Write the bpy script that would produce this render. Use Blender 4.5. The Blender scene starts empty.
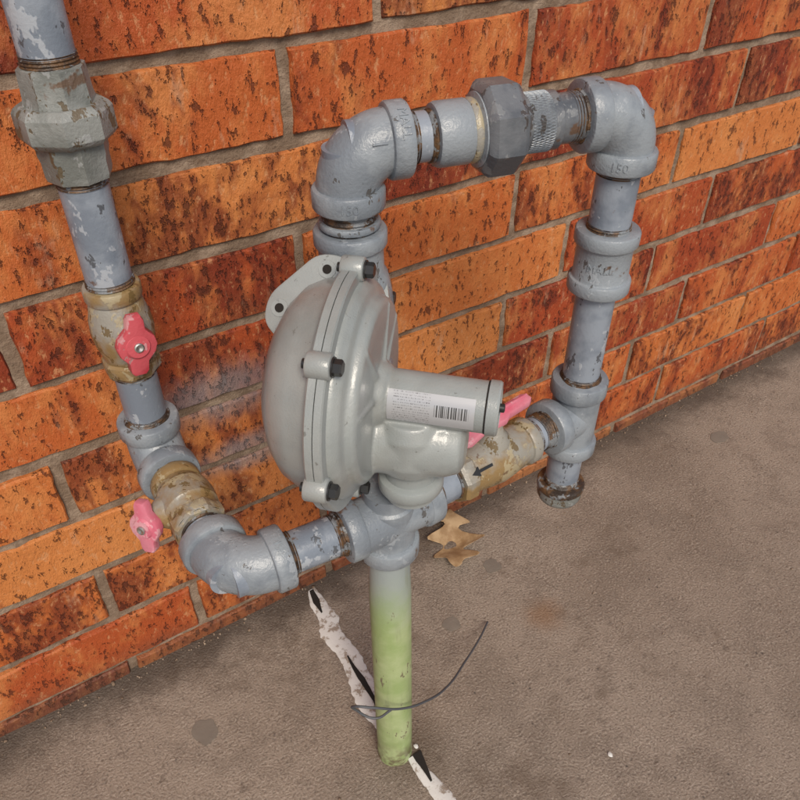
import bpy, bmesh, math, random
from mathutils import Vector, Matrix, noise
random.seed(7)
S=bpy.context.scene
COL=S.collection
V=Vector
# ------------------------------------------------------------ node helpers
class N:
    def __init__(s,name):
        s.m=bpy.data.materials.new(name); s.m.use_nodes=True
        s.t=s.m.node_tree; s.b=s.t.nodes['Principled BSDF']
        s.tc=s.t.nodes.new('ShaderNodeTexCoord')
    def n(s,typ,**k):
        x=s.t.nodes.new(typ)
        for a,b in k.items(): setattr(x,a,b)
        return x
    def L(s,a,b): s.t.links.new(a,b)
    def co(s,scale=(1,1,1),rot=(0,0,0),loc=(0,0,0),src='Object'):
        m=s.n('ShaderNodeMapping'); m.inputs['Scale'].default_value=scale; m.inputs['Rotation'].default_value=rot; m.inputs['Location'].default_value=loc
        s.L(s.tc.outputs[src],m.inputs['Vector']); return m.outputs[0]
    def noise(s,scale,detail=4,rough=.6,co=None,dist=0):
        x=s.n('ShaderNodeTexNoise'); x.inputs['Scale'].default_value=scale; x.inputs['Detail'].default_value=min(detail,4)
        x.inputs['Roughness'].default_value=rough; x.inputs['Distortion'].default_value=dist
        s.L(co if co is not None else s.tc.outputs['Object'],x.inputs['Vector']); return x.outputs['Fac']
    def ramp(s,f,a,b,inv=False):
        x=s.n('ShaderNodeMapRange'); x.interpolation_type='SMOOTHSTEP'
        x.inputs['From Min'].default_value=a; x.inputs['From Max'].default_value=b
        if inv: x.inputs['To Min'].default_value=1; x.inputs['To Max'].default_value=0
        s.L(f,x.inputs['Value']); return x.outputs[0]
    def mul(s,a,b,op='MULTIPLY'):
        x=s.n('ShaderNodeMath',operation=op)
        for i,q in enumerate((a,b)):
            if isinstance(q,(int,float)): x.inputs[i].default_value=q
            else: s.L(q,x.inputs[i])
        return x.outputs[0]
    def mix(s,f,a,b,mode='MIX'):
        x=s.n('ShaderNodeMix',data_type='RGBA'); x.blend_type=mode
        if isinstance(f,(int,float)): x.inputs[0].default_value=f
        else: s.L(f,x.inputs[0])
        for i,q in ((6,a),(7,b)):
            if isinstance(q,tuple): x.inputs[i].default_value=(q[0],q[1],q[2],1)
            else: s.L(q,x.inputs[i])
        return x.outputs[2]
    def fin(s,col,rough=.6,bump=None,bs=.3,bd=.001,metal=0,spec=None,coat=0):
        if isinstance(col,tuple): s.b.inputs['Base Color'].default_value=(*col,1)
        else: s.L(col,s.b.inputs['Base Color'])
        if isinstance(rough,(int,float)): s.b.inputs['Roughness'].default_value=rough
        else: s.L(rough,s.b.inputs['Roughness'])
        if isinstance(metal,(int,float)): s.b.inputs['Metallic'].default_value=metal
        else: s.L(metal,s.b.inputs['Metallic'])
        if spec is not None: s.b.inputs['Specular IOR Level'].default_value=spec
        s.b.inputs['Coat Weight'].default_value=coat
        if bump is not None:
            x=s.n('ShaderNodeBump'); x.inputs['Strength'].default_value=bs; x.inputs['Distance'].default_value=bd
            s.L(bump,x.inputs['Height']); s.L(x.outputs[0],s.b.inputs['Normal'])
        return s.m
def paint(name,c1,c2,chipc,chip=.60,rust=.66,bump=.5,rough=.38,grain=420,light=(.46,.49,.52),flt=.55,fla=.75):
    m=N(name)
    c=m.mix(m.ramp(m.noise(22,4,.6),.42,.58),c1,c2)
    sc=m.noise(48,4,.72,co=m.co((1,1,.7),loc=(8,2,5)))
    fl=m.ramp(sc,flt,flt+.035)
    c=m.mix(m.mul(fl,fla),c,light)
    chn=m.noise(60,4,.75,co=m.co((1,1,.55)))
    ch=m.ramp(chn,chip,chip+.025)
    c=m.mix(m.mul(ch,.85),c,chipc)
    ru=m.ramp(m.noise(34,4,.7,co=m.co((1,1,1),loc=(3,1,2))),rust,rust+.05)
    c=m.mix(m.mul(ru,.8),c,(.11,.055,.025))
    h=m.mul(m.mul(m.noise(grain,2,.6),m.mul(ch,-.7),'ADD'),m.mul(fl,.35),'ADD')
    return m.fin(c,rough,h,bump,.0010)
M={}
M['pipe']=paint('painted_pipe',(.165,.195,.24),(.245,.28,.33),(.065,.07,.08),.61,.66,.25,.34,420,(.40,.43,.47),.575,.7)
M['fit']=paint('painted_cast_iron',(.17,.195,.225),(.245,.275,.305),(.075,.07,.065),.625,.64,.42,.36,460,(.33,.36,.39),.60,.6)
M['dark']=paint('bare_dark_steel',(.075,.085,.10),(.13,.14,.155),(.05,.04,.035),.62,.62,.3,.33,400,(.18,.19,.20),.58)
M['union']=paint('weathered_union',(.15,.16,.15),(.235,.245,.235),(.10,.07,.035),.57,.60,.5,.45,460,(.30,.31,.31),.60)
M['brass']=paint('oversprayed_brass',(.24,.16,.07),(.27,.26,.23),(.13,.085,.03),.57,.64,.4,.36,400,(.36,.31,.20))
M['pink']=paint('faded_pink_paint',(.55,.13,.19),(.58,.20,.26),(.3,.1,.12),.64,.8,.3,.5,400,(.62,.34,.38))
M['red']=paint('faded_red_paint',(.43,.03,.05),(.50,.08,.10),(.35,.2,.2),.62,.8,.3,.5,400,(.55,.30,.32))
def mk():
    m=N('rusty_thread'); c=m.mix(m.ramp(m.noise(90,4,.7),.42,.62),(.035,.024,.018),(.12,.065,.03))
    c=m.mix(m.ramp(m.noise(70,4,.7,co=m.co(loc=(5,2,1))),.51,.57),c,(.18,.195,.21))
    M['rust']=m.fin(c,.5,m.noise(500,2),.6,.001)
    m=N('regulator_paint'); c=m.mix(m.ramp(m.noise(18,3),.35,.65),(.26,.285,.285),(.31,.33,.325))
    c=m.mix(m.mul(m.ramp(m.noise(160,4,.7),.64,.69),.75),c,(.13,.13,.12))
    c=m.mix(m.mul(m.ramp(m.noise(9,4,.75,co=m.co(loc=(4,4,4))),.48,.68),.4),c,(.19,.19,.175))
    M['reg']=m.fin(c,.30,m.noise(800,2),.30,.0007,coat=.2)
    m=N('black_screw'); M['blk']=m.fin((.02,.02,.02),.35)
    m=N('screw_steel'); M['steel']=m.fin((.5,.5,.48),.35,metal=.9)
    m=N('dark_gap'); M['gap']=m.fin((.012,.009,.007),.9)
    m=N('riser_coating'); sep=m.n('ShaderNodeSeparateXYZ'); m.L(m.tc.outputs['Object'],sep.inputs[0])
    z=m.mul(sep.outputs[2],m.mul(m.noise(30,4),.06),'ADD')
    f=m.ramp(z,.26,.36)
    g=m.mix(m.ramp(m.noise(30,4),.35,.65),(.28,.37,.15),(.38,.45,.23))
    c=m.mix(f,g,(.29,.33,.33))
    c=m.mix(m.mul(m.ramp(sep.outputs[2],.0,.06,True),m.ramp(m.noise(70,4),.38,.58)),c,(.13,.10,.06))
    c=m.mix(m.ramp(m.noise(60,4,.75,co=m.co((1,1,.4),loc=(1,4,2))),.63,.66),c,(.17,.15,.09))
    c=m.mix(m.mul(m.ramp(m.noise(40,4,.7,co=m.co((1.5,1.5,.2),loc=(1,4,7))),.52,.7),.4),c,(.20,.22,.13))
    M['riser']=m.fin(c,.42,m.noise(250,3),.3,.0008)
    m=N('data_label'); sep=m.n('ShaderNodeSeparateXYZ'); m.L(m.tc.outputs['UV'],sep.inputs[0])
    bars=m.n('ShaderNodeTexNoise',noise_dimensions='1D'); bars.inputs['Scale'].default_value=60; bars.inputs['Detail'].default_value=1; m.L(sep.outputs[0],bars.inputs['W'])
    b=m.ramp(bars.outputs['Fac'],.5,.52)
    reg=m.mul(m.mul(m.ramp(sep.outputs[0],.54,.55),m.ramp(sep.outputs[0],.93,.94,True)),m.mul(m.ramp(sep.outputs[1],.30,.31),m.ramp(sep.outputs[1],.66,.67,True)))
    c=m.mix(m.mul(b,reg),(.42,.43,.45),(.06,.06,.06))
    w=m.noise(1,2,.5,co=m.co((110,9,1),src='UV')); wv=m.n('ShaderNodeTexWave'); wv.inputs['Scale'].default_value=4.0; wv.bands_direction='Y'; m.L(m.tc.outputs['UV'],wv.inputs['Vector'])
    t=m.mul(m.mul(m.ramp(w,.52,.56),m.ramp(wv.outputs['Fac'],.55,.65)),m.mul(m.ramp(sep.outputs[0],.06,.07),m.ramp(sep.outputs[0],.49,.5,True)))
    c=m.mix(m.mul(t,.7),c,(.1,.1,.1)); M['label']=m.fin(c,.3,metal=.2)
    # brick
    m=N('brick_clay'); at=m.n('ShaderNodeAttribute',attribute_name='bc'); sp=m.n('ShaderNodeSeparateColor'); m.L(at.outputs['Color'],sp.inputs[0])
    rp=m.n('ShaderNodeValToRGB'); e=rp.color_ramp.elements
    e[0].position=0; e[0].color=(.21,.036,.014,1); e[1].position=1; e[1].color=(.52,.19,.055,1)
    for p,c in ((.25,(.30,.052,.017,1)),(.5,(.38,.080,.022,1)),(.75,(.45,.120,.030,1))): q=e.new(p); q.color=c
    m.L(sp.outputs[0],rp.inputs[0]); c=rp.outputs[0]
    off=m.n('ShaderNodeVectorMath',operation='MULTIPLY_ADD'); m.L(at.outputs['Color'],off.inputs[0]); off.inputs[1].default_value=(3,3,3); m.L(m.tc.outputs['Object'],off.inputs[2])
    mp=m.n('ShaderNodeMapping'); mp.inputs['Scale'].default_value=(1,1,.5); m.L(off.outputs[0],mp.inputs['Vector']); co=mp.outputs[0]
    n1=m.noise(16,4,.75,co=co)
    c=m.mix(m.mul(m.ramp(n1,.44,.66),.6),c,(.58,.235,.075))
    br=m.n('ShaderNodeMapRange'); m.L(sp.outputs[1],br.inputs['Value']); br.inputs['To Min'].default_value=-.12; br.inputs['To Max'].default_value=.12
    dk=m.ramp(m.mul(m.noise(13,4,.82,co=co,dist=.3),br.outputs[0],'ADD'),.50,.66)
    c=m.mix(m.mul(dk,.75),c,(.135,.022,.012))
    fn=m.noise(125,4,.78,co=co)
    fl=m.ramp(m.mul(fn,m.mul(dk,.045),'ADD'),.575,.64)
    c=m.mix(m.mul(fl,.72),c,(.065,.016,.010))
    c=m.mix(m.mul(m.ramp(fn,.32,.43,True),.55),c,(.56,.29,.14))
    pale=m.ramp(m.noise(30,4,.8,co=m.co((1,1,.35),loc=(7,3,1))),.58,.70)
    c=m.mix(m.mul(pale,.35),c,(.52,.34,.22))
    sz=m.n('ShaderNodeSeparateXYZ'); m.L(m.tc.outputs['Object'],sz.inputs[0])
    bn=m.mul(n1,.9)
    def blob(cx,cz,rx,rz):
        x=m.n('ShaderNodeVectorMath',operation='DISTANCE')
        mm=m.n('ShaderNodeMapping'); mm.inputs['Scale'].default_value=(1/rx,0,1/rz); m.L(m.tc.outputs['Object'],mm.inputs['Vector'])
        m.L(mm.outputs[0],x.inputs[0]); x.inputs[1].default_value=(cx/rx,0,cz/rz)
        return m.ramp(m.mul(x.outputs['Value'],bn,'ADD'),.75,1.5,True)
    ov=m.mul(blob(.19,.262,.10,.030),blob(.165,.345,.085,.045),'MAXIMUM')
    c=m.mix(m.mul(ov,.6),c,(.22,.225,.235))
    dirt=m.mul(m.ramp(m.mul(sz.outputs[2],m.mul(n1,.06),'ADD'),.03,.09,True),.6)
    c=m.mix(dirt,c,(.10,.06,.04))
    h=m.mul(m.mul(fn,m.mul(fl,-.7),'ADD'),m.mul(n1,.8),'ADD')
    M['brick']=m.fin(c,.55,h,.9,.0035,spec=.3)
    m=N('mortar'); c=m.mix(m.ramp(m.noise(40,4),.4,.65),(.19,.135,.095),(.31,.235,.175))
    M['mortar']=m.fin(c,.9,m.noise(220,4,.7),.9,.003,spec=.2)
    # concrete
    m=N('concrete'); c=m.mix(m.ramp(m.noise(3,4,.6),.35,.65),(.205,.162,.125),(.285,.232,.185))
    nb=m.noise(16,4,.75)
    c=m.mix(m.mul(m.ramp(nb,.45,.62),.5),c,(.175,.138,.108))
    nf=m.noise(380,3,.7)
    c=m.mix(m.mul(m.ramp(nf,.55,.66),.6),c,(.44,.38,.32))
    c=m.mix(m.mul(m.ramp(nf,.36,.46,True),.6),c,(.10,.078,.062))
    c=m.mix(m.mul(m.ramp(m.noise(5,4,.85,co=m.co(loc=(5,9,2))),.54,.68),.65),c,(.13,.095,.068))
    c=m.mix(m.mul(m.ramp(m.noise(60,4,.7,co=m.co(loc=(1,9,2))),.60,.67),.55),c,(.12,.09,.07))
    vn=m.n('ShaderNodeTexVoronoi'); vn.inputs['Scale'].default_value=75; m.L(m.tc.outputs['Object'],vn.inputs['Vector'])
    c=m.mix(m.mul(m.ramp(vn.outputs['Distance'],.06,.14,True),m.ramp(nb,.5,.6)),c,(.075,.06,.05))
    sz=m.n('ShaderNodeSeparateXYZ'); m.L(m.tc.outputs['Object'],sz.inputs[0])
    w=m.ramp(m.mul(sz.outputs[1],m.mul(nb,.09),'ADD'),-.02,.045)
    c=m.mix(m.mul(w,.8),c,(.06,.043,.032))
    def spot(cx,cy,r,col,k,c):
        x=m.n('ShaderNodeVectorMath',operation='DISTANCE'); m.L(m.tc.outputs['Object'],x.inputs[0]); x.inputs[1].default_value=(cx,cy,0)
        return m.mix(m.mul(m.ramp(m.mul(x.outputs['Value'],m.mul(nb,r*1.1),'ADD'),r*.6,r*1.6,True),k),c,col)
    c=spot(.46,-.20,.035,(.20,.10,.04),.6,c)
    c=spot(.225,-.25,.055,(.10,.07,.045),.7,c)
    h=m.mul(nf,m.mul(nb,.8),'ADD')
    M['conc']=m.fin(c,.52,h,.8,.003,spec=.45)
    m=N('white_caulk'); c=m.mix(m.ramp(m.noise(70,4,.75),.50,.62),(.60,.59,.57),(.28,.23,.185)); M['caulk']=m.fin(c,.7,m.noise(150,4),.4,.001)
    m=N('grey_spot'); c=m.mix(m.noise(60),(.13,.11,.09),(.20,.17,.14)); M['spot']=m.fin(c,.7,m.noise(300),.4,.001)
    m=N('white_speck'); M['speck']=m.fin((.6,.6,.58),.6)
    m=N('dry_leaf'); c=m.mix(m.ramp(m.noise(60,4),.35,.65),(.28,.175,.085),(.44,.31,.175)); M['leaf']=m.fin(c,.6,m.noise(200,4),.4,.001)
    m=N('wire_insulation'); M['wire']=m.fin((.07,.075,.085),.5)
mk()
# ------------------------------------------------------------ mesh helpers
def empty(name,loc=(0,0,0)):
    o=bpy.data.objects.new(name,None); COL.objects.link(o); return o
def obj(name,bm,mat,parent=None,sharp=38):
    me=bpy.data.meshes.new(name); bm.normal_update(); bm.to_mesh(me); bm.free()
    for p in me.polygons: p.use_smooth=True
    me.set_sharp_from_angle(angle=math.radians(sharp))
    o=bpy.data.objects.new(name,me); COL.objects.link(o)
    for q in (mat if isinstance(mat,list) else [mat]): me.materials.append(q)
    if parent: o.parent=parent
    return o
def frame(d):
    d=V(d).normalized(); a=V((0,0,1)) if abs(d.z)<.9 else V((1,0,0))
    x=a.cross(d).normalized(); y=d.cross(x); return d,x,y
def lathe_bm(bm,p,d,prof,seg=48,phase=0,mi=0):
    d,x,y=frame(d); p=V(p); rings=[]
    for s,r in prof:
        if r<1e-6: rings.append([bm.verts.new(p+d*s)])
        else: rings.append([bm.verts.new(p+d*s+(x*math.cos(phase+2*math.pi*i/seg)+y*math.sin(phase+2*math.pi*i/seg))*r) for i in range(seg)])
    for a,b in zip(rings,rings[1:]):
        for i in range(seg):
            j=(i+1)%seg
            if len(a)==1 and len(b)==1: continue
            if len(a)==1: f=bm.faces.new((a[0],b[j],b[i]))
            elif len(b)==1: f=bm.faces.new((a[i],a[j],b[0]))
            else: f=bm.faces.new((a[i],a[j],b[j],b[i]))
            f.material_index=mi
    for r,fl in ((rings[0],True),(rings[-1],False)):
        if len(r)>1:
            f=bm.faces.new(list(reversed(r)) if fl else r); f.material_index=mi
def lathe(name,p,d,prof,mat,parent,seg=48,phase=0,sharp=38):
    bm=bmesh.new(); lathe_bm(bm,p,d,prof,seg,phase); 
    bmesh.ops.recalc_face_normals(bm,faces=bm.faces[:]); return obj(name,bm,mat,parent,sharp)
def band(s0,s1,r,e=.0015):
    return [(s0,r-e*1.6),(s0+e*.4,r-e*.5),(s0+e*1.2,r),(s1-e*1.2,r),(s1-e*.4,r-e*.5),(s1,r-e*1.6)]
PR=.0158
def pipe(a,b,r=PR,mat='pipe',parent=None,name='pipe'):
    a=V(a);b=V(b); L=(b-a).length; return lathe(name,a,b-a,[(0,r),(L,r)],M[mat],parent)
def thread(p,d,s0,s1,parent,r=PR+.0003):
    prof=[];n=max(2,int((s1-s0)/.0019))
    for i in range(n+1):
        s=s0+(s1-s0)*i/n; k=r-(i/n)*.0004
        prof+= [(s,k),(s+(s1-s0)/n*.5,k+.0008)]
    return lathe('thread',p,d,prof,M['rust'],parent,48,sharp=70)
def blobring(p,d,s,r,parent,mat='rust',seedv=0):
    d,x,y=frame(d); bm=bmesh.new(); P=V(p); rings=[]
    for i in range(40):
        a=2*math.pi*i/40; o=x*math.cos(a)+y*math.sin(a); nn=noise.noise(V((math.cos(a)*2+seedv,math.sin(a)*2,s*90)))
        t=.0013+.0013*nn; c=P+d*(s+.0008*nn)+o*(r+.0002); rings.append([bm.verts.new(c+o*math.cos(q)*t+d*math.sin(q)*t*1.3) for q in [k*math.pi/3 for k in range(6)]])
    for i in range(40):
        A=rings[i];B=rings[(i+1)%40]
        for k in range(6): bm.faces.new((A[k],A[(k+1)%6],B[(k+1)%6],B[k]))
    bmesh.ops.recalc_face_normals(bm,faces=bm.faces[:]); return obj('joint_sealant',bm,M[mat],parent,60)
def collar(p,d,s0,s1,r,parent,mat='fit',th=True,e=.0016,tl=.0035):
    lathe('collar',p,d,band(s0,s1,r,e),M[mat],parent)
    if th:
        thread(p,d,s1-.001,s1+tl,parent); blobring(p,d,s1,PR+.0005,parent,'rust',random.random()*9)
def elbow(c,da,db,parent,R=.027,r=.0208,mat='fit',cl=.0125,cr=.0242,tha=True,thb=True,tla=.0035,tlb=.0035):
    c=V(c);da=V(da).normalized();db=V(db).normalized(); o=c+(da+db)*R; bm=bmesh.new(); rings=[];n=18
    ax=da.cross(db).normalized()
    for i in range(n+1):
        t=i/n*math.pi/2; u=-(db*math.cos(t)+da*math.sin(t))
        k=o+u*R
        rr=r*(1+.035*math.sin(math.pi*i/n))
        rings.append([bm.verts.new(k+(u*math.cos(q)+ax*math.sin(q))*rr) for q in [2*math.pi*j/40 for j in range(40)]])
    for A,B in zip(rings,rings[1:]):
        for j in range(40): bm.faces.new((A[j],A[(j+1)%40],B[(j+1)%40],B[j]))
    bmesh.ops.recalc_face_normals(bm,faces=bm.faces[:]); obj('elbow_body',bm,M[mat],parent,50)
    collar(c,da,R-.002,R+cl,cr,parent,mat,tha,tl=tla); collar(c,db,R-.002,R+cl,cr,parent,mat,thb,tl=tlb)
def prism(name,pts,o,ux,uy,th,mat,parent,bev=.001):
    o=V(o);ux=V(ux).normalized();uy=V(uy).normalized(); uz=ux.cross(uy).normalized(); bm=bmesh.new()
    a=[bm.verts.new(o+ux*x+uy*y-uz*th/2) for x,y in pts]; b=[bm.verts.new(o+ux*x+uy*y+uz*th/2) for x,y in pts]
    bm.faces.new(list(reversed(a))); bm.faces.new(b)
    for i in range(len(pts)):
        j=(i+1)%len(pts); bm.faces.new((a[i],a[j],b[j],b[i]))
    bmesh.ops.recalc_face_normals(bm,faces=bm.faces[:])
    if bev:
        es=[e for e in bm.edges if e.is_boundary is False and any(len(f.verts)>4 for f in e.link_faces)]
        bmesh.ops.bevel(bm,geom=es,offset=bev,segments=2,affect='EDGES',profile=.5)
    return obj(name,bm,mat,parent,40)
def text_on_cyl(body,p,d,s,r,face,size,mat,parent,name='cast_letters',ext=.0006):
    cu=bpy.data.curves.new('tmp','FONT'); cu.body=body; cu.size=size; cu.extrude=ext; cu.align_x='CENTER'; cu.align_y='CENTER'; cu.resolution_u=3
    to=bpy.data.objects.new('tmp',cu); COL.objects.link(to)
    dg=bpy.context.evaluated_depsgraph_get(); dg.update()
    me=bpy.data.meshes.new_from_object(to.evaluated_get(dg)); bpy.data.objects.remove(to)
    d=V(d).normalized(); f=V(face); f=(f-d*f.dot(d)).normalized(); q=d.cross(f)
    for v in me.vertices:
        a=v.co.x/r; rr=r+v.co.z
        v.co=V(p)+d*(s+v.co.y)+(f*math.cos(a)+q*math.sin(a))*rr
    me.name=name; me.materials.clear(); me.materials.append(mat)
    o=bpy.data.objects.new(name,me); COL.objects.link(o); o.parent=parent; return o
X=V((1,0,0));Y=V((0,1,0));Z=V((0,0,1))
CAM=V((0,-.58,.8))
# ------------------------------------------------------------ layout (metres, wall face y=0, ground z=0)
ZL=.374
T=V((.205,-.245,ZL)); RT=V((.413,-.228,.368)); RE=V((.413,-.228,.636)); LE=V((.222,-.174,.632))
EL=V((.081,-.236,ZL)); ET=V((.079,-.083,ZL+.002))
gp=empty('gas_piping')
lathe('riser',(.2095,-.245,-.02),(T-V((.2095,-.245,0))),[(0,.0185),(.30,.0180),(.325,.0172),(.36,.0168),(.395,.0168)],M['riser'],gp)
lathe('riser_collar',T,-Z,band(.024,.040,.0245),M['fit'],gp)
blobring(T,-Z,.041,.017,gp)
dR=(RT-T).normalized(); dL=(EL-T).normalized()
lathe('tee_body',T-X*.03,X,[(0,.021),(.06,.021)],M['fit'],gp)
lathe('tee_body',T+Z*.022,-Z,[(0,.010),(.003,.018),(.006,.021),(.05,.021)],M['fit'],gp)
collar(T,dL,.026,.040,.0245,gp,tl=.006); collar(T,dR,.026,.040,.0245,gp)
lathe('tee_top',T,Z,[(0,.019),(.03,.019)],M['fit'],gp)
pipe(T,EL,parent=gp)
elbow(EL,-dL,Y,gp,R=.029)
pipe(EL,ET,parent=gp)
elbow(ET,-Y,Z,gp,R=.026)
pipe(ET,ET+Z*.60,parent=gp,name='pipe')
pipe(T,RT,parent=gp)
lathe('tee_body',RT-Z*.03,Z,[(0,.021),(.06,.021)],M['fit'],gp)
lathe('tee_body',RT,-dR,[(0,.0205),(.03,.0205)],M['fit'],gp)
collar(RT,Z,.026,.042,.0245,gp); collar(RT,-Z,.026,.040,.0245,gp); collar(RT,-dR,.024,.038,.0245,gp,tl=.010)
pipe(RT-Z*.10,RE,parent=gp)
lathe('end_cap',RT-Z*.084,-Z,[(0,.0185),(.001,.0215),(.015,.0215),(.019,.020),(.0225,.015),(.0235,0)],M['union'],gp)
lathe('end_cap_rim',RT-Z*.084,-Z,band(-.001,.007,.0228),M['rust'],gp)
thread(RT-Z*.076,-Z,0,.009,gp)
cz=.524
lathe('coupling',(RT.x,RT.y,cz),Z,[(-.026,.0165)]+band(-.026,-.014,.0245)+[(-.013,.0215),(.013,.0215)]+band(.014,.026,.0245)+[(.026,.0165)],M['fit'],gp)
thread((RT.x,RT.y,cz),Z,.025,.029,gp); thread((RT.x,RT.y,cz),-Z,.025,.028,gp)
dT=(LE-RE).normalized()
elbow(RE,dT,-Z,gp,R=.027,tla=.007)
elbow(LE,-dT,-Z,gp,R=.027)
pipe(LE,RE,parent=gp)
pipe(LE,LE-Z*.06,parent=gp)
lathe('thread_wide',LE,-Z,[(.036,.0170),(.0385,.0185),(.040,.0177),(.042,.0187),(.0435,.0178),(.0455,.0188),(.047,.0178),(.049,.0188),(.051,.0180),(.058,.0178)],M['rust'],gp)
lathe('lock_ring',LE,-Z,band(.0475,.0525,.0208,.001),M['fit'],gp)
text_on_cyl('MALL',(RT.x,RT.y,cz),Z,.000,.0215,CAM-V((RT.x,RT.y,cz)),.0085,M['fit'],gp)
text_on_cyl('150',(RE.x,RE.y,RE.z),Z,-.032,.0242,CAM-RE,.0085,M['fit'],gp)
text_on_cyl('150',(LE.x,LE.y,LE.z),Z,-.032,.0242,CAM-LE,.0085,M['fit'],gp)
text_on_cyl('MALL',LE,-dT,.033,.0242,V((-.2,-.6,.6)),.0085,M['fit'],gp)
text_on_cyl('1',LE,-dT,.016,.0214,V((-.2,-.9,.3)),.014,M['fit'],gp)
text_on_cyl('150',RT,Z,-.003,.0211,CAM-RT,.009,M['fit'],gp)
text_on_cyl('150',EL,-dL,.034,.0242,V((0,-.4,.9)),.008,M['fit'],gp)
# ---- unions
def union(name,p,d,r,h0,h1,mat,seg=8,ph=.3):
    e=empty(name); d=V(d).normalized()
    rf=r/math.cos(math.pi/seg)
    lathe('nut',p,d,[(h0,rf*.84),(h0+.002,rf*.94),(h0+.0045,rf*.995),(h0+.006,rf),(h1-.006,rf),(h1-.0045,rf*.995),(h1-.002,rf*.94),(h1,rf*.84)],M[mat],e,seg,phase=ph,sharp=25)
    return e
D=-dT
L=LE
u=union('pipe_union',LE,D,.0285,.086,.113,'dark',8)
lathe('tailpiece',L,D,[(.056,.0162),(.0565,.0195),(.059,.0205),(.078,.0205),(.080,.019),(.084,.019),(.085,.0235),(.090,.0235)],M['fit'],u)
lathe('rust_band',L,D,[(.0795,.0196),(.0815,.0206),(.0835,.0204),(.0848,.0196)],M['brass'],u)
thread(L,D,.052,.0585,u)
lathe('union_end',L,D,[(.110,.022),(.113,.0205),(.116,.0190),(.140,.0190),(.1415,.0165)],M['dark'],u)
bm=bmesh.new()
for k in range(60):
    a=2*math.pi*k/60; dd,x,y=frame(D)
    for sg in (1,-1):
        vs=[]
        for i in range(5):
            s=.118+.016*i/4; aa=a+sg*(i/4)*.25; oo=x*math.cos(aa)+y*math.sin(aa); q=oo.cross(dd)
            vs.append((bm.verts.new(L+D*s+oo*.0188-q*.0004),bm.verts.new(L+D*s+oo*.0194),bm.verts.new(L+D*s+oo*.0188+q*.0004)))
        for A_,B_ in zip(vs,vs[1:]):
            bm.faces.new((A_[0],A_[1],B_[1],B_[0])); bm.faces.new((A_[1],A_[2],B_[2],B_[1]))
bmesh.ops.recalc_face_normals(bm,faces=bm.faces[:]); obj('knurl',bm,M['fit'],u,20)
lathe('nipple',L,D,[(.141,.0163),(.158,.0163)],M['dark'],u)
A=V((.079,-.083,0))
u2=union('pipe_union',A,Z,.0268,.637,.660,'union',8,.55)
lathe('union_lower',A,Z,[(.6135,.0165),(.614,.0200),(.617,.0208),(.626,.0208),(.630,.0218),(.638,.0218)],M['union'],u2,8,sharp=30)
lathe('union_upper',A,Z,[(.659,.0215),(.664,.0205),(.680,.0195),(.681,.0165)],M['union'],u2,8,sharp=30)
thread(A,-Z,-.6145,-.610,u2); thread(A,Z,.680,.686,u2)
# ---- valves
def wing(parent,o,ax,up,mat,size=1.0):
    ax=V(ax).normalized(); up=V(up).normalized(); side=up.cross(ax).normalized()
    pts=[(-.0035,.022),(.0035,.022),(.0050,.019),(.0055,.012),(.0105,.006),(.0120,0),(.0105,-.006),(.0060,-.012),(.0055,-.019),(.0035,-.022),(-.0035,-.022),(-.0055,-.019),(-.0060,-.012),(-.0105,-.006),(-.0120,0),(-.0105,.006),(-.0055,.012),(-.0050,.019)]
    pts=[(a*size*1.1,b*size) for a,b in pts]
    prism('lock_wing',pts,o,side,up,.008*size,M[mat],parent,.0015)
    lathe('hub',V(o)-ax*.008,ax,[(0,.0095*size),(.011,.0095*size),(.0135,.0075*size),(.0140,0)],M[mat],parent,24)
    lathe('screw',V(o)+ax*.0055,ax,[(0,.0035),(.0018,.0035),(.0022,.0026),(.0016,.0010),(.0012,0)],M['steel'],parent,16)
def valve(p,d,half,parent,r=.0215):
    rf=r
    prof=[(-half,.0165),(-half,.0195)]+band(-half,-half+.011,r)+[(-half+.014,.0190),(-half+.018,.0195),(-.010,.0215),(0,.0225),(.010,.0215),(half-.018,.0195),(half-.014,.0190)]+band(half-.011,half,r)+[(half,.0165)]
    lathe('valve_body',p,d,prof,M['brass'],parent,40)
    lathe('hex_end',p,d,[(-half-.002,rf*.97),(-half+.001,rf*1.06),(-half+.010,rf*1.06),(-half+.012,rf*.97)],M['brass'],parent,8,phase=.4,sharp=25)
    thread(p,d,half,half+.004,parent); thread(p,-V(d),half,half+.004,parent)
v1=empty('shutoff_valve'); p=V((.079,-.083,.500)); valve(p,Z,.036,v1,.0200)
dv=V((.05,-1,.12)).normalized()
lathe('stem_boss',p,dv,[(.010,.015),(.020,.013),(.024,.010)],M['brass'],v1,24)
wing(v1,p+dv*.028+Z*-.004,dv,Z+X*.12,'red',1.08)
v2=empty('shutoff_valve'); p=V((.080,-.152,ZL+.001)); valve(p,Y,.030,v2,.0200)
lathe('stem_boss',p,-X,[(.010,.015),(.020,.013),(.026,.009)],M['brass'],v2,24)
wing(v2,p-X*.034-Z*.002-Y*.004,V((-1,-.75,.25)),V((.1,.25,1)),'pink',1.0)
v3=empty('shutoff_valve'); p=T+dR*.108; valve(p,dR,.042,v3,.0210)
lathe('stem_boss',p,Z,[(.010,.015),(.024,.013),(.030,.008),(.037,.006)],M['brass'],v3,24)
side=Z.cross(dR)
pts=[(-.036,-.008),(-.030,-.010),(-.014,-.007),(-.008,-.009),(.008,-.009),(.014,-.006),(.036,-.006),(.041,-.003),(.041,.003),(.036,.006),(.014,.006),(.008,.009),(-.008,.009),(-.014,.007),(-.030,.010),(-.036,.008)]
prism('lever',pts,p+Z*.038+V((.0,.004,0)),(dR+Z*.12),side,.007,M['pink'],v3,.0015)
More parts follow.
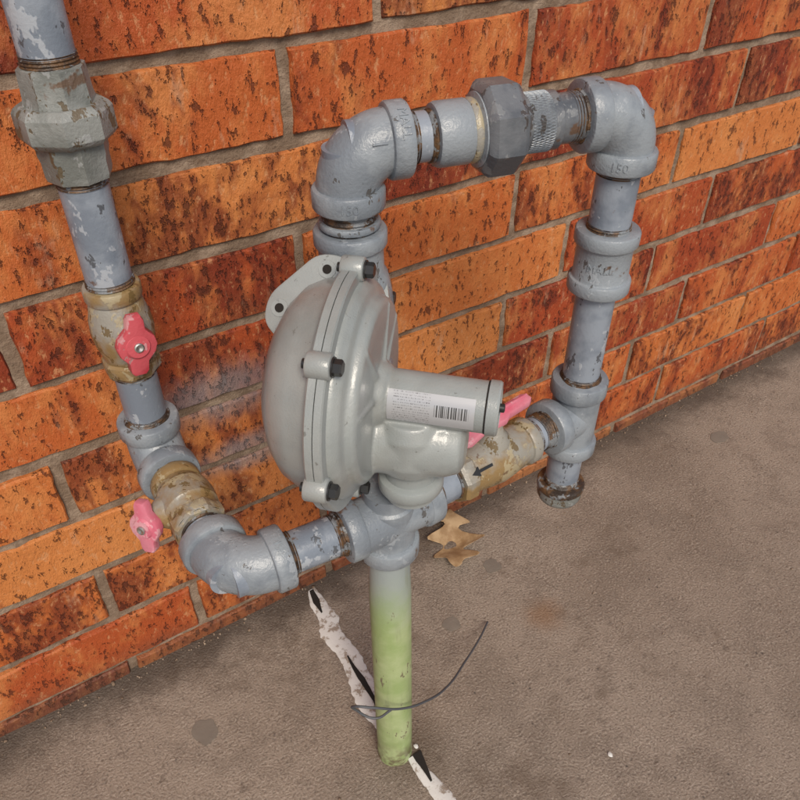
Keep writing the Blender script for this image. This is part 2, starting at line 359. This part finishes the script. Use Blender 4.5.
prism('lever_rib',[(-.034,-.003),(.038,-.003),(.038,.002),(.010,.004),(-.034,.003)],p+Z*.042+V((.0,.004,0)),(dR+Z*.12),Z,.003,M['pink'],v3,.0008)
prism('flow_arrow',[(-.012,-.0012),(.002,-.0012),(.002,-.004),(.010,0),(.002,.004),(.002,.0012),(-.012,.0012)],p-dR*.026+V((0,-.0160,.0130)),-dR,(Z+Y*.9),.0012,M['blk'],v3,0)
# ------------------------------------------------------------ regulator
rg=empty('gas_pressure_regulator')
az=math.radians(-45); n=V((math.cos(az),math.sin(az),0)); C=V((.184,-.233,.497)); RR=.0815
t=n.cross(Z)
lathe('diaphragm_case_back',C,-n,[(0,RR),(.0045,RR),(.0055,RR-.001),(.006,RR-.007),(.010,RR-.0095),(.020,.0700),(.030,.065),(.038,.056),(.044,.045),(.047,.032),(.0482,.016),(.0485,0)],M['reg'],rg,96,sharp=30)
def fuse(parts,name,mat,vox=.0013,sm=6):
    bm=bmesh.new()
    for f in parts: f(bm)
    bmesh.ops.recalc_face_normals(bm,faces=bm.faces[:])
    o=obj(name,bm,mat,rg)
    m=o.modifiers.new('r','REMESH'); m.mode='VOXEL'; m.voxel_size=vox; m.use_smooth_shade=True
    m=o.modifiers.new('s','SMOOTH'); m.factor=.5; m.iterations=sm
    return o
TA=C-Z*.001
B=C+n*.042
parts=[lambda bm:lathe_bm(bm,C,n,[(.002,.0745),(.008,.073),(.012,.069),(.0145,.062),(.0155,.052),(.016,.040),(.0165,.0)],64),
 lambda bm:lathe_bm(bm,C,n,[(.010,.064),(.0185,.062),(.0205,.059),(.021,.050),(.0205,0)],64),
 lambda bm:lathe_bm(bm,TA,n,[(.01,.0180),(.093,.0172)],48),
 lambda bm:lathe_bm(bm,TA,n,[(.015,.024),(.022,.022),(.027,.0195)],48),
 lambda bm:lathe_bm(bm,B-Z*.012,-Z,[(0,.021),(.010,.026),(.032,.027),(.042,.024),(.048,.018)],48),
 lambda bm:lathe_bm(bm,C-Z*.036,n,[(.01,.028),(.050,.026),(.068,.0235),(.077,.020),(.080,.014)],48),
 lambda bm:lathe_bm(bm,B-Z*.045,-Z,[(0,.0185),(.030,.0185)],48)]
# two casting ribs from the tower root to the cover rim
for a_ in (60,120,150,20):
    ar=math.radians(a_); od=t*math.cos(ar)+Z*math.sin(ar)
    parts.append(lambda bm,od=od:lathe_bm(bm,C+n*.0195+od*.018,od,[(0,.0035),(.040,.0022)],12))
fuse(parts,'case_front',M['reg'],.0012,4)
bm=bmesh.new()
lathe_bm(bm,C,n,[(.0006,RR-.002),(.0006,RR),(.0048,RR),(.0056,RR-.0012),(.0060,RR-.010)],96)
obj('case_flange',bm,M['reg'],rg,30)
lathe('gasket_line',C,n,[(-.0006,RR-.0016),(.0010,RR-.0016)],M['gap'],rg,96)
for a in (-12,46,104,162,220,278):
    a=math.radians(a); o=t*math.cos(a)+Z*math.sin(a)
    P=C+o.normalized()*(RR-.001)
    lathe('lug',P,n,band(-.0070,.0080,.0080,.0012),M['reg'],rg,32)
    lathe('bolt_washer',P,n,[(.0080,.0060),(.0090,.0060)],M['blk'],rg,24)
    lathe('bolt_head',P,n,[(.0090,.0050),(.0130,.0050),(.0140,.0042)],M['blk'],rg,6,sharp=25)
    lathe('bolt_tip',P,-n,[(.0070,.0030),(.0095,.0030)],M['blk'],rg,12)
lathe('spring_cap',TA,n,[(.0915,.0172),(.092,.0182),(.098,.0182),(.0995,.0172),(.0997,.0140),(.0990,.0135),(.0990,0)],M['reg'],rg,48,sharp=30)
lathe('cap_joint',TA,n,[(.0908,.0175),(.0922,.0175)],M['gap'],rg,48)
lathe('seal_screw',TA+n*.099-t*.006-Z*.004,n,[(0,.003),(.003,.003),(.0035,.002)],M['blk'],rg,12)
VP=B-Z*.071
lathe('vent_flange',VP,-Z,[(-.003,.0185),(-.001,.0225),(.001,.0235),(.007,.0235),(.009,.0225),(.0095,.019),(.0125,.0185),(.0165,.0185)],M['reg'],rg,48,sharp=30)
bm=bmesh.new(); uvl=bm.loops.layers.uv.new('UVMap'); nu,nv=12,10; g={}
camdir=(CAM-(TA+n*.06)); camdir-=n*camdir.dot(n); camdir.normalize(); oth=n.cross(camdir)
for i in range(nu+1):
    for j in range(nv+1):
        s=.029+.056*i/nu; a=math.radians(-12+72*j/nv)
        g[i,j]=bm.verts.new(TA+n*s+(camdir*math.cos(a)+oth*math.sin(a))*.0182)
for i in range(nu):
    for j in range(nv):
        f=bm.faces.new((g[i,j],g[i+1,j],g[i+1,j+1],g[i,j+1]))
        for l,(a,b) in zip(f.loops,((i,j),(i+1,j),(i+1,j+1),(i,j+1))): l[uvl].uv=(a/nu,b/nv)
bmesh.ops.recalc_face_normals(bm,faces=bm.faces[:]); obj('data_label',bm,M['label'],rg)
IB=V((.222,-.174,0))
lathe('inlet_socket',IB+Z*.578,-Z,[(0,.0175),(0,.0225)]+band(0,.012,.0250)+[(.013,.0222),(.030,.0225),(.034,.025),(.05,.028),(.075,.031),(.10,.032),(.13,.029),(.15,.024),(.185,.022)],M['fit'],rg)
lathe('outlet_neck',IB+Z*.40,(T-(IB+Z*.40)),[(0,.022),(.05,.020)],M['fit'],rg)
lathe('body_neck',IB+Z*.49,(C-(IB+Z*.49)),[(0,.03),(.05,.028)],M['fit'],rg)
lathe('seat_boss',IB+Z*.515,V((.8,-.5,.15)),[(0,.024),(.024,.024),(.028,.022),(.029,0)],M['reg'],rg,48,sharp=30)
pn=V((-.62,-.62,.62)).normalized(); pu=(Z-pn*Z.dot(pn)).normalized(); ps=pu.cross(pn).normalized()
pc=V((.184,-.198,.546))
def rpoly(cs,r=.006,k=5):
    out=[];m=len(cs)
    for i in range(m):
        a=V((*cs[i-1],0));b=V((*cs[i],0));c=V((*cs[(i+1)%m],0)); u1=(a-b).normalized();u2=(c-b).normalized()
        p1=b+u1*r;p2=b+u2*r
        for j in range(k+1):
            f=j/k; q=p1.lerp(b,f).lerp(b.lerp(p2,f),f); out.append((q.x,q.y))
    return out
pts=rpoly([(-.036,-.018),(-.034,.000),(-.004,.030),(.014,.030),(.040,.008),(.034,-.040),(-.012,-.040)],.008)
prism('mounting_plate',pts,pc,ps,pu,.008,M['reg'],rg,.002)
for x_,y_ in ((.004,.020),(-.025,-.008)):
    lathe('plate_boss',pc+ps*x_+pu*y_+pn*.0040,pn,[(0,.0060),(.0006,.0058)],M['reg'],rg,20)
    lathe('plate_hole',pc+ps*x_+pu*y_+pn*.0048,pn,[(0,.0030),(.0004,.0030)],M['gap'],rg,20)
prism('plate_rib',rpoly([(-.022,-.030),(-.020,-.006),(.000,.012),(.024,.006),(.028,-.034)],.006),pc+pn*.005,ps,pu,.006,M['reg'],rg,.002)
# ------------------------------------------------------------ brick wall
bw=empty('brick_wall'); bm=bmesh.new(); cl=bm.loops.layers.float_color.new('bc')
CH,BLn,JT=.0787,.260,.0105
for row in range(-1,32):
    z0=.022+CH*row+JT*.5; z1=z0+CH-JT
    off=(.264 if row%2 else .352)
    for k in range(-9,24):
        x0=off+BLn*k+JT*.5; x1=x0+BLn-JT
        near=(-.6<x0<3 and row<13); nx,nz=(18,7) if near else (2,2)
        dy=random.uniform(-.0015,.0012); col=(random.random(),random.random(),random.random(),1)
        tilt=random.uniform(-.002,.002); jz=random.uniform(-.0010,.0010)
        G={}
        ew=.0016
        xs=[0,ew/(x1-x0)]+[i/nx for i in range(1,nx)]+[1-ew/(x1-x0),1]; zs=[0,ew/(z1-z0)]+[i/nz for i in range(1,nz)]+[1-ew/(z1-z0),1]
        for i,a in enumerate(xs):
            for j,b in enumerate(zs):
                ed=(i in(0,len(xs)-1)) or (j in(0,len(zs)-1)); ed2=(i in(1,len(xs)-2)) or (j in(1,len(zs)-2))
                x=x0+a*(x1-x0); z=z0+b*(z1-z0)+jz; q=V((x*40,z*40,row*3.1))
                nn=noise.noise(q); 
                if (ed or ed2) and near:
                    x+=noise.noise(q*2+V((9,0,0)))*.0016+noise.noise(q*.5+V((9,0,0)))*.0016; z+=noise.noise(q*2+V((0,9,0)))*.0016+noise.noise(q*.5+V((9,0,0)))*.0014
                y=dy+tilt*(a-.5)+nn*.0008+(.0024+.0012*noise.noise(q*3) if ed else 0)
                G[i,j]=bm.verts.new((x,y,z))
        fs=[]
        I,J=len(xs),len(zs)
        for i in range(I-1):
            for j in range(J-1): fs.append(bm.faces.new((G[i,j],G[i+1,j],G[i+1,j+1],G[i,j+1])))
        per=[G[i,0] for i in range(I)]+[G[I-1,j] for j in range(1,J)]+[G[i,J-1] for i in range(I-2,-1,-1)]+[G[0,j] for j in range(J-2,0,-1)]
        bk=[bm.verts.new((v.co.x,.03,v.co.z)) for v in per]
        for i in range(len(per)):
            j=(i+1)%len(per); fs.append(bm.faces.new((per[j],per[i],bk[i],bk[j])))
        for f in fs:
            for l in f.loops: l[cl]=col
obj('bricks',bm,M['brick'],bw,32)
bm=bmesh.new(); 
def grid(bm,x0,x1,z0,z1,nx,nz,fn):
    G=[[bm.verts.new(fn(x0+(x1-x0)*i/nx,z0+(z1-z0)*j/nz)) for j in range(nz+1)] for i in range(nx+1)]
    for i in range(nx):
        for j in range(nz): bm.faces.new((G[i][j],G[i+1][j],G[i+1][j+1],G[i][j+1]))
grid(bm,-.6,2.2,-.06,1.05,560,240,lambda x,z:V((x,.0046+.0014*noise.noise(V((x*70,z*70,0)))+.0008*noise.noise(V((x*200,z*200,4))),z)))
obj('mortar',bm,M['mortar'],bw,60)
bm=bmesh.new()
for a,b,c,d in ((-2.2,-.6,-.06,2.6),(2.2,6.3,-.06,2.6),(-.6,2.2,1.05,2.6)):
    bm.faces.new([bm.verts.new(q) for q in ((a,.0055,c),(b,.0055,c),(b,.0055,d),(a,.0055,d))])
obj('mortar_far',bm,M['mortar'],bw)
bm=bmesh.new(); bmesh.ops.create_cube(bm,size=1,matrix=Matrix.Translation((2.05,.16,1.27))@Matrix.Diagonal((8.5,.24,2.66,1))); obj('wall_core',bm,M['mortar'],bw)
# ------------------------------------------------------------ ground
def gz(x,y): return .0012*noise.noise(V((x*9,y*9,0)))+.0005*noise.noise(V((x*45,y*45,1)))
bm=bmesh.new()
xs=[-60,-20,-6,-2]+[-.8+i*.02 for i in range(176)]+[3.5,6,20,60]; ys=[-60,-20,-6,-2,-1.2]+[-.8+i*.02 for i in range(41)]+[.05]
G=[[bm.verts.new((x,y,gz(x,y) if abs(x)<3 and y>-1 else 0)) for y in ys] for x in xs]
for i in range(len(xs)-1):
    for j in range(len(ys)-1): bm.faces.new((G[i][j],G[i+1][j],G[i+1][j+1],G[i][j+1]))
gd=obj('concrete_ground',bm,M['conc'],None,180)
def ribbon(name,path,mat,lift,step=.003,amp=.3,parent=None,sd=0):
    bm=bmesh.new(); prev=None; pts=[]
    for (a,wa),(b,wb) in zip(path,path[1:]):
        a=V(a);b=V(b); k=max(1,int((b-a).length/step))
        for i in range(k): f=i/k; pts.append((a.lerp(b,f),wa+(wb-wa)*f))
    pts.append((V(path[-1][0]),path[-1][1]))
    for i,(p,w) in enumerate(pts):
        q=V((p.x*30+sd,p.y*30,sd)); l=w*(1+amp*noise.noise(q)+amp*.35*noise.noise(q*5)); r=w*(1+amp*noise.noise(q+V((30,0,0)))+amp*.35*noise.noise(q*5+V((9,9,0))))
        dx=.003*noise.noise(q*.7+V((0,0,9)))
        row=[bm.verts.new((p.x+dx+s,p.y,gz(p.x+dx+s,p.y)+lift*c)) for s,c in ((-l,.3),(-l*.8,1),(0,1),(r*.8,1),(r,.3))]
        if prev:
            for j in range(4): bm.faces.new((prev[j],row[j],row[j+1],prev[j+1]))
        prev=row
    bmesh.ops.recalc_face_normals(bm,faces=bm.faces[:])
    for f in bm.faces:
        if f.normal.z<0: f.normal_flip()
    return obj(name,bm,mat,parent,60)
cj=empty('pavement_joint')
ribbon('caulk',[((.231,-.010),.005),((.228,-.035),.011),((.224,-.07),.015),((.222,-.11),.013),((.221,-.15),.013),((.217,-.19),.016),((.2155,-.222),.010)],M['caulk'],.0020,parent=cj,amp=.45)
ribbon('caulk',[((.222,-.262),.006),((.222,-.30),.008),((.221,-.34),.011),((.22,-.40),.009),((.219,-.9),.008)],M['caulk'],.0020,parent=cj,amp=.45,sd=5)
ribbon('gap',[((.230,-.012),.003),((.2275,-.03),.005),((.224,-.05),.001)],M['gap'],.0034,parent=cj)
ribbon('gap',[((.222,-.12),.0008),((.2205,-.155),.004),((.2185,-.185),.0025),((.216,-.225),.006)],M['gap'],.0036,parent=cj,sd=3)
ribbon('gap',[((.226,-.262),.006),((.224,-.275),.004),((.222,-.295),.001)],M['gap'],.0036,parent=cj,sd=3)
sp=empty('ground_stain')
def disc(x,y,rx,ry,mat,lift=.0016,par=sp,sd=0):
    bm=bmesh.new(); c=bm.verts.new((x,y,gz(x,y)+lift)); r=[]
    for i in range(28):
        a=2*math.pi*i/28; k=1+.28*noise.noise(V((math.cos(a)*1.5+sd,math.sin(a)*1.5,x*30)))
        xx=x+math.cos(a)*rx*k; yy=y+math.sin(a)*ry*k; r.append(bm.verts.new((xx,yy,gz(xx,yy)+lift*.5)))
    for i in range(28): bm.faces.new((c,r[i],r[(i+1)%28]))
    obj('stain',bm,mat,par,180)
disc(.452,-.105,.012,.011,M['spot']); disc(.353,-.15,.011,.010,M['spot'],sd=3); disc(.045,-.115,.013,.016,M['spot'],sd=5)
disc(.92,-.10,.016,.012,M['spot'],sd=1)
for x,y in ((.40,-.375),(.23,-.255)): disc(x,y,.0025,.003,M['speck'],.0035,sd=x*9)
db=empty('debris'); bm=bmesh.new()
for i in range(700):
    if random.random()<.75: x=random.uniform(-.4,2.4); y=-abs(random.gauss(0,.008))-.001
    else: x=random.uniform(-.3,1.6); y=random.uniform(-.5,0)
    s=random.uniform(.0006,.0016)*(1.6 if random.random()<.1 else 1)
    bmesh.ops.create_icosphere(bm,subdivisions=1,radius=s,matrix=Matrix.Translation((x,y,gz(x,y)+s*.5))@Matrix.Rotation(random.random()*3,4,'X')@Matrix.Diagonal((1,random.uniform(.6,1.6),.6,1)))
obj('grit',bm,M['mortar'],db,60)
def leaf(name,c,ang,size,curl):
    bm=bmesh.new(); prof=[(0,.015),(.06,.04),(.13,.20),(.18,.26),(.22,.07),(.30,.09),(.40,.34),(.47,.42),(.51,.13),(.58,.10),(.68,.30),(.76,.30),(.80,.08),(.9,.10),(1,.01)]
    R=Matrix.Rotation(ang,3,'Z'); prev=None
    def p(u,w): 
        x=u-.5; z=curl*(w*w*2.2+ (x*x)*.9)+.05*math.sin(u*9+w*6)+.25*max(0,w)*curl
        v=R@V((x+abs(w)*.34+.04*math.sin(w*9),w,0)); return V((c[0]+v.x*size,c[1]+v.y*size,c[2]+.004+z*size))
    for u,w in prof:
        row=[bm.verts.new(p(u,w*k*(1.15 if k>0 else .9))) for k in (-1,-.6,-.25,0,.25,.6,1)]
        if prev:
            for j in range(6): bm.faces.new((prev[j],row[j],row[j+1],prev[j+1]))
        prev=row
    o=obj(name,bm,M['leaf'],None,180)
    m=o.modifiers.new('s','SOLIDIFY'); m.thickness=.0004
    m=o.modifiers.new('d','SUBSURF'); m.levels=1; m.render_levels=1
    bm=bmesh.new(); a=R@V((-.5,0,0)); a=V((c[0]+a.x*size,c[1]+a.y*size,c[2]+.007)); b=R@V((-.72,.03,0)); b=V((c[0]+b.x*size,c[1]+b.y*size,c[2]+.016))
    lathe('leaf_stem',a,b-a,[(0,.0007),((b-a).length,.0005)],M['leaf'],o,8)
leaf('oak_leaf',(.430,-.044,0),math.radians(-122),.105,.35)
cu=bpy.data.curves.new('tracer_wire','CURVE'); cu.dimensions='3D'; cu.bevel_depth=.0012; cu.bevel_resolution=3
s=cu.splines.new('BEZIER'); P=[(.390,-.175,.006),(.360,-.196,.022),(.318,-.222,.045),(.270,-.252,.080),(.232,-.268,.112),(.200,-.2715,.134),(.172,-.264,.152),(.160,-.255,.152),(.163,-.250,.136),(.178,-.262,.124),(.192,-.2665,.132)]
s.bezier_points.add(len(P)-1)
for b,p in zip(s.bezier_points,P): b.co=p; b.handle_left_type=b.handle_right_type='AUTO'
cu.materials.append(M['wire']); COL.objects.link(bpy.data.objects.new('tracer_wire',cu))
# ------------------------------------------------------------ light, sky, camera
elev,azs=math.radians(46),math.radians(-108)
sd=V((math.cos(elev)*math.cos(azs),math.cos(elev)*math.sin(azs),math.sin(elev)))
l=bpy.data.lights.new('sun','SUN'); l.energy=2.7; l.angle=math.radians(22); l.color=(1,.91,.78)
lo=bpy.data.objects.new('sun',l); COL.objects.link(lo); lo.rotation_euler=sd.to_track_quat('Z','Y').to_euler()
w=bpy.data.worlds.new('World'); S.world=w; w.use_nodes=True; nt=w.node_tree
bg=nt.nodes['Background']; sk=nt.nodes.new('ShaderNodeTexSky'); sk.sky_type='NISHITA'; sk.sun_disc=False; sk.sun_elevation=elev; sk.sun_rotation=math.pi/2-azs
sk.air_density=1; sk.dust_density=3
nt.links.new(sk.outputs[0],bg.inputs['Color']); bg.inputs['Strength'].default_value=.11
S.view_settings.view_transform='Standard'; S.view_settings.look='None'; S.view_settings.exposure=0
h=math.radians(57.2); p=math.radians(38.7)
F=V((math.cos(p)*math.cos(h),math.cos(p)*math.sin(h),-math.sin(p))); Rr=V((math.sin(h),-math.cos(h),0)); U=Rr.cross(F)
cd=bpy.data.cameras.new('camera'); cd.lens=749/800*36; cd.sensor_width=36; cd.clip_start=.01; cd.clip_end=500
co=bpy.data.objects.new('camera',cd); COL.objects.link(co)
co.matrix_world=Matrix(((Rr.x,U.x,-F.x,0),(Rr.y,U.y,-F.y,-.58),(Rr.z,U.z,-F.z,.8),(0,0,0,1)))
S.camera=co
